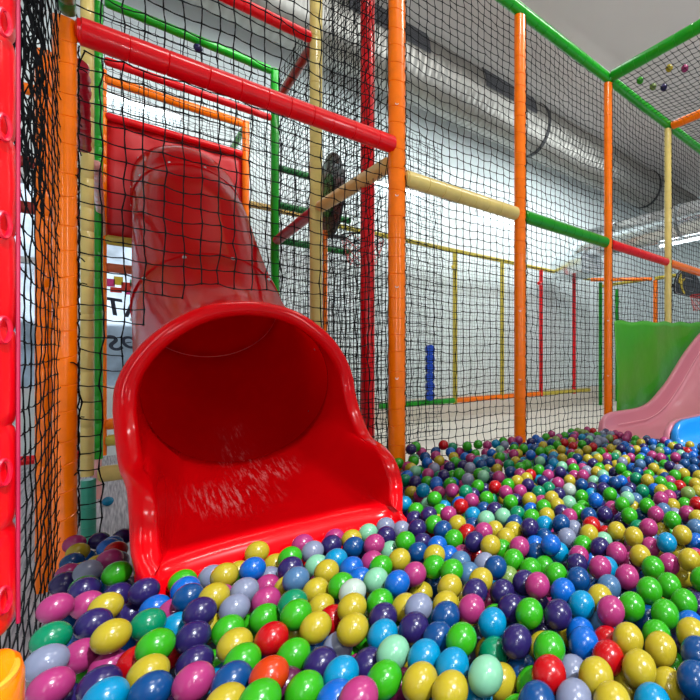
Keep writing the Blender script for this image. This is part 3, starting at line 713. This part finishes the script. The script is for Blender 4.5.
rows.append(roll(.002, .006, .002, .030, .003)); rows.append(roll(.006, .010, .002, .060, .012)); rows.append(roll(.022, .0115, .001, .085, .032)); rows.append(roll(.038, .010, .0, .102, .070)); rows.append(roll(.043, .005, -.001, .110, .12)); rows.append(roll(.045, -.002, -.002, .112, .2)); rows.append(roll(.045, -.03, -.003, .112, .28))
b = MB(); b.grid(rows, cv=True)
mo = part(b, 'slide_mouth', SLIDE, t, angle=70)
sm = mo.modifiers.new('wall', 'SOLIDIFY'); sm.thickness = .010; sm.offset = 1
b = MB(); b.tube([Apt(a_, s_, RT-.003) for a_, s_ in full], .0045, 6, closed=True); part(b, 'mouth_seam', mat('slide_seam_light', (.9, .25, .30), .3), t)
# front skirts closing the ears down into the balls
for s_ in (1, -1):
    b = MB(); rows_ = []
    for z in (-.515, -.56, -.62, -.70, -.80):
        rows_.append([Vector((CU+.018+s_*x, y, EYE+z)) for x, y in ((.362, 1.72), (.366, 1.672), (.370, 1.652), (.385, 1.645), (.404, 1.647), (.412, 1.66), (.413, 1.75))])
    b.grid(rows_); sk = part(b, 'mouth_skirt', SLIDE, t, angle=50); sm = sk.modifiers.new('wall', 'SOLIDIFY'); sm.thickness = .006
# small bolts inside the mouth
for a_, s_, f_ in ((62, 1, .0), (118, 1, .0), (118, -1, -.0), (150, 1, 0), (20, 1, 0)):
    b = MB(); p = Apt(a_, s_, RT-.002)+Vector((0, .12, .02)); c_ = Vector((CU, 2.42, EYE-.1)); d = (c_-p).normalized()
    b.tube([p, p+d*.004, p+d*.006], [.006, .006, .003], 8); part(b, 'bolt', STEEL, t)

# ---------------------------------------------------------------- pink and blue double slide
top = [(3.18, -.66), (3.20, -.56), (3.26, -.505), (3.36, -.485), (3.80, -.482), (3.95, -.465), (4.10, -.418), (4.42, -.24), (4.70, -.02), (4.90, .125), (5.17, .29), (5.6, .50), (6.1, .72)]
flo = [(3.18, -.70), (3.22, -.655), (3.30, -.645), (3.5, -.645), (3.90, -.640), (4.10, -.60), (4.30, -.52), (4.60, -.32), (4.85, -.12), (5.05, .03), (5.30, .18), (5.7, .38), (6.1, .58)]
def lerp_tab(tab, x):
    for i in range(len(tab)-1):
        if tab[i][0] <= x <= tab[i+1][0]: f_ = (x-tab[i][0])/(tab[i+1][0]-tab[i][0]); return tab[i][1]+(tab[i+1][1]-tab[i][1])*f_
    return tab[-1][1]
def smo(tab, x): return sum(lerp_tab(tab, min(max(x+d, tab[0][0]), tab[-1][0])) for d in (-.06, -.03, 0, .03, .06))/5 if x > tab[3][0] else lerp_tab(tab, x)
t = thing('open_slide', (4.6, 1.7, .4), 'pink and blue double open slide coming down at the right edge', 'slide')
xs = [3.18, 3.185, 3.20, 3.23, 3.26, 3.31]+[3.36+i*.06 for i in range(46)]
def lane(v0, v1, m, name):
    b = MB(); rows_ = []
    for x in xs:
        T = smo(top, x); Fz = min(smo(flo, x), T-.02); H = T-Fz
        prof = [(v0-.055, T-.05), (v0-.055, T-.008), (v0-.045, T), (v0-.015, T), (v0-.004, T-.010), (v0+.004, T-.04), (v0+.012, Fz+H*.35), (v0+.035, Fz+.022), (v0+.08, Fz),
                (v1-.08, Fz), (v1-.035, Fz+.022), (v1-.012, Fz+H*.35), (v1-.004, T-.04), (v1+.004, T-.010), (v1+.015, T), (v1+.045, T), (v1+.055, T-.008), (v1+.055, T-.05)]
        rows_.append([Vector((x, y, EYE+z)) for y, z in prof])
    b.grid(rows_); o = part(b, name, m, t, angle=60); sm = o.modifiers.new('wall', 'SOLIDIFY'); sm.thickness = .008; sm.offset = 1
    return o
lane(1.72, 2.30, PINK, 'pink_lane')
lane(1.02, 1.60, BLUEP, 'blue_lane')
b = MB(); b.tube([(x, 2.26, EYE+min(smo(flo, x), smo(top, x)-.02)+.05) for x in xs[6:]], .004, 5); part(b, 'lane_crease', mat('pale_pink_line', (.85, .42, .48), .3), t)
# ---------------------------------------------------------------- ball pit
BC = {'Y': ('yellow', (0.31, 0.237, 0.0129)), 'G': ('lime green', (0.0216, 0.237, 0.00518)), 'T': ('emerald green', (0, 0.142, 0.0604)), 'M': ('mint green', (0.142, 0.337, 0.203)),
      'P': ('dark purple', (0.0151, 0.00866, 0.0647)), 'B': ('bright blue', (0.00129, 0.0732, 0.31)), 'N': ('deep blue', (0.00129, 0.0366, 0.129)), 'C': ('cyan', (0, 0.156, 0.293)),
      'K': ('magenta pink', (0.259, 0.0216, 0.103)), 'R': ('red', (0.31, 0.00173, 0.00345)), 'O': ('orange red', (0.366, 0.0259, 0.00173)), 'W': ('clear pearly', (0.216, 0.237, 0.337)),
      'V': ('off-white', (0.285, 0.337, 0.285)), 'S': ('steel blue', (0.0432, 0.103, 0.194)), 'D': ('olive green', (0.129, 0.198, 0.0432)), 'A': ('dark plum', (0.0693, 0.00518, 0.0345))}
keys = list(BC)
BM = {k: mat(v[0].replace(' ', '_').replace('-', '_')+'_ball_plastic', v[1], .24, bump=.10, bscale=90, bdist=.001, vary=.06, vscale=30, spec=.4, trans=.35 if k == 'W' else 0) for k, v in BC.items()}
import bmesh
def ballmesh(name, sub, m, dent=None):
    bm = bmesh.new(); bmesh.ops.create_icosphere(bm, subdivisions=sub, radius=.0347)
    if dent:
        for v in bm.verts:
            d = v.co.normalized().dot(Vector(dent).normalized())
            if d > .72: v.co -= Vector(dent).normalized()*(d-.72)*.0347*1.5
    for f_ in bm.faces: f_.smooth = True
    me = bpy.data.meshes.new(name); bm.to_mesh(me); bm.free(); me.materials.append(m); return me
BME = {k: ballmesh('ball', 4 if False else 3, BM[k]) for k in keys}
DENT = {k: ballmesh('dented_ball', 4, BM[k], (-.3, -.6, .7)) for k in ('Y', 'K', 'G')}
raw = '''K-102,1609,492;K-47,1642,465;P-31,1460,487;Y0,1318,510;N-89,1687,430;T-98,1442,491;W-97,1328,493;K-49,1370,464;K-4,1322,441;K-86,1261,474;P-17,1227,461;C-8,1121,488;G-50,1419,414;B-48,1496,429;B10,1401,446;T62,1351,495;K117,1459,455;C117,1369,456;P155,1304,505;P135,1241,483;Y176,1333,444;G69,1224,501;R99,1305,432;R39,1269,457;Y54,1156,485;N54,1086,487;P131,1174,460;K116,1054,491;W227,1306,485;G203,1243,468;Y198,1136,486;G199,1066,485;N170,1003,492;R261,1098,490;G279,1237,468;G268,1318,417;K297,1304,479;O221,946,506;A256,974,453;G288,1033,471;Y328,1161,444;B256,1130,428;G191,883,510;Y149,937,495;Y287,1192,397;T335,1206,496;G321,1130,506;Y345,1066,493;R403,1125,462;Y400,1195,464;P325,975,462;W382,1030,446;C337,890,479;G267,888,484;B303,828,481;B352,1091,428;Y401,990,499;Y434,1075,500;K321,767,509;G511,1085,479;Y554,1030,472;P483,1009,483;C453,946,482;W557,965,496;P513,911,489;N589,892,493;N537,846,485;M434,858,493;G388,805,488;C476,802,492;Y434,747,491;C503,738,492;Y460,682,495;P401,908,458;D497,1124,423;G462,1052,432;C615,1014,432;K442,849,424;W511,967,432;Y627,950,482;G556,781,503;K657,879,490;C659,799,488;P736,818,485;G736,750,501;P644,696,499;P779,744,446;P784,699,500;M523,654,508;T621,748,458;Y588,686,445;Y723,693,450;G673,625,503;R621,578,500;G625,627,450;N557,549,496;N656,695,430;C519,681,444;C872,697,489;B822,661,456;B771,610,478;S902,652,445;K885,616,503;R836,593,459;R761,537,486;Y832,533,495;W708,592,452;Y684,511,499;W615,509,492;B713,524,437;Y651,450,500;G952,600,494;Y771,468,494;Y782,499,431;Y946,694,480;G987,527,491;G1078,625,446;G1086,526,481;G921,513,473;Y864,471,489;Y819,431,453;N1001,582,447;B1034,485,461;Y952,442,496;P968,475,437;N894,403,497;N820,375,495;G900,458,432;C730,415,475;N1001,646,418;P1148,514,452;P1455,1044,488;G1603,1056,491;G1505,958,492;P1524,1012,451;G1671,976,489;K1610,900,487;G1596,821,488;Y1825,938,462;Y1371,929,476;Y1338,835,492;T1477,901,463;K1453,842,490;C1381,731,489;Y1469,718,495;S1628,741,470;K1728,823,480;W1770,899,442;Y1588,863,433;K1380,793,455;K1191,806,489;Y1230,743,488;G1186,673,488;K1288,674,465;Y1301,612,496;B1524,693,459;Y1468,734,427;K1083,697,488;S1013,712,477;K1065,780,492;G1124,589,488;G1041,601,501;Y1335,648,419;O1380,614,460;R1849,835,488;P1195,876,482;M1308,944,450;Y1733,1085,439;N1688,1013,432;C1998,922,446;Y1693,764,485;P-36,2455,387;B-8,2291,401;K-4,1985,456;W-53,1911,460;G12,1749,490;B-77,2443,330;Y-93,2388,379;K-105,2136,390;P-105,1951,427;Y-10,1536,488;B-26,1932,399;N-105,2320,366;P34,2455,383;R12,2213,408;W12,2045,424;K-105,2455,394;P12,1677,453;P65,1580,483;B150,1530,476;G150,1600,471;N145,1415,501;B85,1521,452;W219,1600,462;Y192,1363,505;N12,1789,432;P38,1600,421;Y339,1600,499;Y235,1495,498;B302,1479,499;Y380,1559,459;G408,1498,493;P390,1430,489;W348,1499,449;Y288,1600,452;G266,1534,449;W260,1368,493;K329,1432,455;Y365,1372,461;S374,1317,503;B376,1451,407;K275,1395,430;W477,1505,489;P544,1525,484;Y614,1526,483;N589,1447,488;M681,1542,482;M468,1439,468;C509,1387,491;Y460,1327,492;R475,1489,420;B527,1311,485;B523,1242,478;A524,1426,427;G460,1216,493;Y409,1262,479;V464,1147,499;K596,1320,479;P646,1450,448;K640,1400,496;M542,1176,493;B535,1565,428;K462,1375,441;W751,1547,486;W815,1545,457;P714,1468,484;P825,1440,489;G732,1359,492;M700,1407,453;Y660,1262,485;G592,1249,489;B573,1108,499;K639,1131,493;P808,1376,460;N743,1292,472;P929,1530,490;G895,1438,487;N888,1364,488;K995,1487,488;Y959,1373,488;G881,1285,479;B811,1281,477;Y747,1196,492;G709,1138,489;B810,1212,465;G729,1071,493;Y686,1018,481;Y660,1130,427;G935,1644,478;P895,1587,467;R908,1497,433;P737,1218,411;N727,1150,422;C1075,1429,480;M1057,1319,495;M1139,1315,488;T1207,1301,484;G1213,1224,490;N1141,1246,478;N1034,1375,460;R950,1299,477;K976,1233,494;Y1042,1250,478;Y1089,1198,477;P1119,1139,498;Y1027,1168,478;P898,1184,496;Y913,1116,500;G972,1127,465;K992,1059,489;K1149,1177,447;K875,1225,444;S809,1142,469;R941,1225,423;K1010,1214,414;W861,1082,468;N828,988,499;G932,1024,476;G942,955,467;S792,1075,462;Y760,972,491;D878,990,450;P859,897,477;K847,831,498;P706,929,494;P791,914,468;B1095,1088,455;N1049,1035,458;K787,970,426;Y1279,1203,485;C1215,1155,478;N1236,1086,497;K1334,1129,486;G1410,1142,486;N1391,1075,490;W1295,1076,462;W1183,1013,479;R1319,1006,488;Y1253,967,486;G1189,944,471;B1064,981,499;N1166,1109,456;C1116,992,454;K1127,913,463;P1070,873,467;C1126,798,464;G944,851,487;N967,785,489;B888,774,488;G1022,973,442;P1332,2399,569;G1387,2442,571;R1603,2455,550;K1437,2455,525;T1675,2455,525;G1766,2411,526;G1894,2455,514;K1978,2455,497;C2059,2455,497;N1543,2455,514;B1628,2408,505;K1732,2455,484;N1802,2455,486;M1375,2441,496;G1339,2381,498;N1424,2389,507;B1398,2321,488;Y1483,2317,488;K1507,2397,501;Y1604,2338,488;G1532,2218,488;K1660,2228,488;G1818,2389,468;K1927,2408,457;B1922,2338,463;M1241,2190,488;K1264,2090,487;W1354,2170,488;P1436,2137,488;P1307,2001,488;G1390,1971,487;W1514,2039,488;W1361,1852,488;N1605,2047,488;N1688,2067,488;M1456,1838,488;K1760,2084,460;Y1679,1988,460;K1506,1771,488;P1132,1998,488;G1227,2037,461;C1073,1819,497;B1189,1885,483;G1239,1837,489;K1383,1927,433;G1327,1722,486;R1374,1644,488;Y1080,1941,457;K1178,1729,495;T1212,1667,494;K1163,1824,464;Y1212,1773,453;R1087,1530,488;K1166,1559,488;G1234,1537,488;P1271,1688,463;P1385,1742,452;G1049,1680,494;K1088,1872,454;M1050,1737,454;G1032,1607,460;N1185,1496,460;P1163,1395,488;K2217,2455,497;K2292,2455,494;P2325,2354,488;W2093,2394,491;G2132,2455,504;B2461,2434,488;B2397,2324,488;G2565,2421,488;K2670,2455,493;N2418,2223,488;G2389,2139,488;G2724,2359,488;R2489,2156,488;Y2573,2155,488;R2431,2023,488;Y2292,2193,488;G2079,2272,486;G2114,2213,489;B2011,2036,488;K1943,2130,488;G1822,2129,488;M2031,2373,466;Y2278,1999,488;G2188,2052,484;G2119,2055,492;M1925,1866,488;C1950,1775,487;Y2083,1822,488;K2023,1695,488;G1769,1726,488;G1800,1859,488;G1726,1837,488;Y1896,2059,460;T1723,1934,488;N1631,1813,485;K1638,1743,485;R1650,1675,491;Y1589,1641,490;Y1519,1638,489;K1737,1623,483;N1888,1754,461;P1822,1610,488;G1445,1627,488;P1517,1556,488;K1358,1545,488;K1417,1508,488;T1476,1441,484;T1549,1443,488;K1646,1469,488;P1673,1601,465;Y1804,1526,460;V1613,1366,485;P1517,1349,488;Y1442,1325,492;Y1366,1392,486;G1279,1422,488;K1439,1387,459;G1330,1269,491;Y1397,1252,487;M1467,1244,483;B1324,1341,462;P1359,1194,481;G1939,1608,485;K1890,1563,463;N2153,1756,488;D2944,2345,488;R3070,2325,488;K3060,2037,488;K2955,1914,488;D2886,2023,488;W2753,1983,488;W2670,1982,488;W2756,1860,488;C2754,2194,488;R2516,1906,488;Y2407,1873,488;G2544,2027,488;Y2567,1787,488;P2619,1738,488;N2596,1647,489;Y2666,1639,486;B2658,1567,488;G2419,1766,488;Y2274,1842,488;Y2176,1688,490;Y2238,1657,490;P2117,1604,488;K2305,1637,488;T2373,1623,481;Y2342,1522,487;K2524,1596,460;G2425,1465,488;S2287,1381,493;G2123,1409,492;P2253,1594,462;Y1970,1467,488;K1865,1481,486;Y2167,1529,455;B2295,1440,456;P2140,1465,454;M1940,1402,487;T1996,1230,494;N2219,1355,460;G2099,1350,462;M1876,1416,463;B1862,1336,487;N1857,1267,491;B1926,1274,482;P1725,1246,491;N1713,1369,488;P1776,1354,460;K2056,1297,449;R2050,1227,451;P1907,1209,463;T1861,1112,482;G1672,1168,494;C1707,1303,455;G1629,1302,463;B1557,1164,494;S1841,1188,461;M1687,1085,491;S1727,1185,456;S1797,1109,455;P1609,1186,454;K1609,1117,457;Y1993,1161,499;G2951,1834,460;T3256,1632,488;Y2949,1518,488;Y3084,1448,488;B2977,1690,489;P3003,1755,487;K2572,1465,488;K2553,1393,488;K2632,1332,489;S2903,1639,460;D2706,1485,491;B2773,1470,485;R2843,1351,488;B2754,1270,488;N2687,1288,488;N2412,1397,488;W2276,1500,487;Y2294,1296,483;P2388,1244,488;G2507,1344,460;N2503,1208,488;N2589,1187,488;N2411,1109,488;W2368,1177,484;Y2278,1104,490;Y2277,1231,462;G2210,1122,490;G2217,1284,460;G2045,1116,487;K2144,1117,470;N2224,1186,462;G1997,1039,481;R2065,1023,481;P2319,1142,449;G2236,1057,461;Y2140,975,488;D1948,923,494;Y2061,927,476;B1964,1105,468;Y1912,1040,487;K1772,965,498;K1876,980,481;P1964,982,459;G1889,912,458;S1710,920,472'''
balls = []
for e in raw.split(';'):
    x, y, z = map(int, e[1:].split(',')); balls.append((e[0], x/1000, y/1000, z/1000))
def proj(x, y, z):
    Z = .6932*x+.7207*y; X = .7207*x-.6932*y
    return 525+430*X/Z, 360-430*(z-EYE)/Z, Z
# filler balls under and around the visible ones
G = {}
def gk(p): return (int(math.floor(p[0]/.07)), int(math.floor(p[1]/.07)), int(math.floor(p[2]/.07)))
def free(p, d=.0694):
    a, b_, c = gk(p)
    for i in (a-1, a, a+1):
        for j in (b_-1, b_, b_+1):
            for k_ in (c-1, c, c+1):
                for q in G.get((i, j, k_), ()):
                    if (q[0]-p[0])**2+(q[1]-p[1])**2+(q[2]-p[2])**2 < d*d: return False
    return True
SC = {}
for q in balls:
    p = q[1:]; G.setdefault(gk(p), []).append(p)
    px, py, Z = proj(*p); SC.setdefault((int(px//40), int(py//40)), []).append((px, py, Z))
def hides(p):
    px, py, Z = proj(*p)
    if Z < .05: return False
    r_ = 430*.035/Z; a, b_ = int(px//40), int(py//40)
    for i in (a-1, a, a+1):
        for j in (b_-1, b_, b_+1):
            for (qx, qy, qz) in SC.get((i, j), ()):
                if qz > Z and math.hypot(qx-px, qy-py) < r_+430*.035/qz*.25: return True
    return False
def surfz(x, y):
    a = max(0, min(1, (y-1.75)/.7))*max(0, min(1, (.25-x)/.3)); return EYE-.632-.13*a
fill = []
fr_ = random.Random(5)
weights = 'YYYYGGGGTTMPPPPBBBNNNCCKKKKRRWWSD'
def ok_place(x, y, z):
    if x < -.105 or y > 2.455 or x > 6.0 or y < .02: return False
    if .6932*x+.7207*y < .42 and not (x < 2.0): return False
    if math.hypot(x, y) < .30 : return False
    if .012 < x < .915 and y > 1.60: return False
    if x > 3.13 and y > .93 and z > EYE-.8: return False
    if x > 3.13 and y > .93: return False
    if math.hypot(x+.143, y-.93) < .1 or (abs(x+.155) < .12 and abs(y-.8) < .12): return False
    for px_ in (XA, XB):
        if math.hypot(x-px_, y-VB) < .09: return False
    return True
for lev, tries in ((0, 9000), (.022, 9000), (.045, 12000), (.07, 12000), (.10, 12000)):
    for _ in range(tries):
        x = fr_.uniform(-.09, 6.0 if lev < .06 else 3.3); y = fr_.uniform(.02, 2.455)
        z = surfz(x, y)-lev+fr_.uniform(-.008, .008)
        if not ok_place(x, y, z): continue
        p = (x, y, z)
        if not free(p): continue
        px, py, Z = proj(*p)
        if -40 < px < 740 and py < 740 and hides(p): continue
        G.setdefault(gk(p), []).append(p); fill.append((fr_.choice(weights), x, y, z))
# size in the picture: the 300 largest visible balls stand alone
allb = []
for i, q in enumerate(balls): px, py, Z = proj(*q[1:]); allb.append((Z, px, py, q, True))
for q in fill:
    px, py, Z = proj(*q[1:])
    if Z > .2 and -10 < px < 710 and py < 712: allb.append((Z, px, py, q, q[3] > surfz(q[1], q[2])-.03))
vis = sorted([a for a in allb if a[4] and -8 < a[1] < 708 and a[2] < 712], key=lambda a: a[0])
solo = vis[:300]; ss = set(id(a[3]) for a in solo)
rest = [q for q in balls+fill if id(q) not in ss]
def zone(px, py):
    if px < 135 and py < 645: return 'left of the red slide'
    if py > 655: return 'along the bottom edge'
    if px > 668: return 'at the right edge'
    if px < 410 and py < 640-(px-135)*.22: return 'at the red slide lip'
    if px < 260: return 'in the lower left'
    if px < 480: return 'in the lower middle'
    return 'in the lower right'
used = {}
pool = sorted(vis, key=lambda a: a[0])[:420]
def neigh(a, dx, dy):
    best = None
    for b_ in pool:
        if b_[3] is a[3]: continue
        vx, vy = b_[1]-a[1], b_[2]-a[2]; L = math.hypot(vx, vy)
        if L < 1: continue
        c = (vx*dx+vy*dy)/L
        if c > .75 and L < 2.6*430*.035/a[0]*1.35:
            s_ = L*(2-c)
            if best is None or s_ < best[0]: best = (s_, BC[b_[3][0]][0])
    return best[1] if best else 'no'
labels = []
for n_, a in enumerate(solo):
    k = a[3][0]; base = '%s ball %s' % (BC[k][0], zone(a[1], a[2]))
    nb = [('left', -1, 0), ('right', 1, 0), ('above', 0, -1), ('below', 0, 1)]
    desc = [(w, neigh(a, dx, dy)) for w, dx, dy in nb]; desc = [(w, c) for w, c in desc if c != 'no']
    opts = []
    from itertools import combinations
    for L in (2, 1, 3, 4):
        for cmb in combinations(desc, L): opts.append(base+', '+', '.join('%s %s' % (c, w) for w, c in cmb))
    lab = None
    opts = [o_ for o_ in opts if len(o_.split()) <= 16] or [base]
    labels.append(opts)
cnt = {}
for o_ in labels:
    for s_ in set(o_): cnt[s_] = cnt.get(s_, 0)+1
seen = set(); dupes = 0
for a, opts in zip(solo, labels):
    pick = next((s_ for s_ in opts if cnt[s_] == 1), None) or next((s_ for s_ in opts if s_ not in seen), opts[0])
    if pick in seen:
        dupes += 1
    seen.add(pick)
    k, x, y, z = a[3]
    me = BME[k]
    o = bpy.data.objects.new('pit_ball', me); COL.objects.link(o); o.location = (x, y, z)
    o.rotation_euler = (rnd.uniform(0, 6), rnd.uniform(0, 6), rnd.uniform(0, 6))
    if k in DENT and rnd.random() < .0: o.data = DENT[k]; o.rotation_euler = (rnd.uniform(-.4, .4), rnd.uniform(-.4, .4), rnd.uniform(-.5, 1.5))
    tag(o, pick, 'ball', 'plastic balls in the ball pit')
print('balls solo', len(solo), 'rest', len(rest), 'dup labels', dupes)
# all the others as one object
proto = {}
def icos(sub):
    bm = bmesh.new(); bmesh.ops.create_icosphere(bm, subdivisions=sub, radius=.0347)
    v = np.array([p.co[:] for p in bm.verts]); f_ = np.array([[w.index for w in q.verts] for q in bm.faces]); bm.free(); return v, f_
iv, if_ = icos(3); jv, jf = icos(2)
V = []; Fs = []; MI = []; off = 0
for k, x, y, z in rest:
    px, py, Z = proj(x, y, z); v0, f0 = (iv, if_) if (Z < 1.6 and -20 < px < 720 and Z > .3) else (jv, jf)
    V.append(v0+np.array([x, y, z])); Fs.append(f0+off); MI += [keys.index(k)]*len(f0); off += len(v0)
V = np.concatenate(V); Fs = np.concatenate(Fs)
me = bpy.data.meshes.new('pit_balls'); me.from_pydata(V.tolist(), [], Fs.tolist())
for k in keys: me.materials.append(BM[k])
me.polygons.foreach_set('material_index', MI); me.polygons.foreach_set('use_smooth', [True]*len(Fs)); me.update()
o = bpy.data.objects.new('pit_balls', me); COL.objects.link(o); tag(o, 'deep mass of small multicoloured plastic balls filling the rest of the pit', 'balls', kind='stuff')
# padded base under the balls
m = MB(); m.box((3.05, 1.22, .14), (6.2, 2.40, .16)); o = m.build('pit_mat', mat('dark_pit_mat', (.03, .04, .08), .8), smooth=False)
tag(o, 'dark padded mat under the balls', 'mat')
# balls caught in the nets overhead
for k, x, y, z, l in (('G', 3.79, 2.29, 2.78, 'green ball lying on the roof net nearest the green roof corner'), ('D', 3.97, 2.25, 2.78, 'pale green ball lying on the roof net beside the dark one'),
                      ('P', 4.06, 2.18, 2.78, 'dark purple ball lying on the roof net below the yellow one'), ('Y', 3.83, 2.0, 2.78, 'yellow ball lying on the roof net'), ('K', 3.94, 1.90, 2.78, 'crimson ball lying highest on the roof net'),):
    o = bpy.data.objects.new('net_ball', BME[k]); COL.objects.link(o); o.location = (x, y, z+EYE); tag(o, l, 'ball')
o = bpy.data.objects.new('net_ball', BME['P']); COL.objects.link(o); o.location = (.565, 4.86, EYE+2.825); tag(o, 'dark purple ball caught in the net under the green rail', 'ball')
o = bpy.data.objects.new('floor_ball', BME['C']); COL.objects.link(o); o.location = (-.02, 4.6, .036); tag(o, 'teal ball on the grey carpet far behind the slide', 'ball')
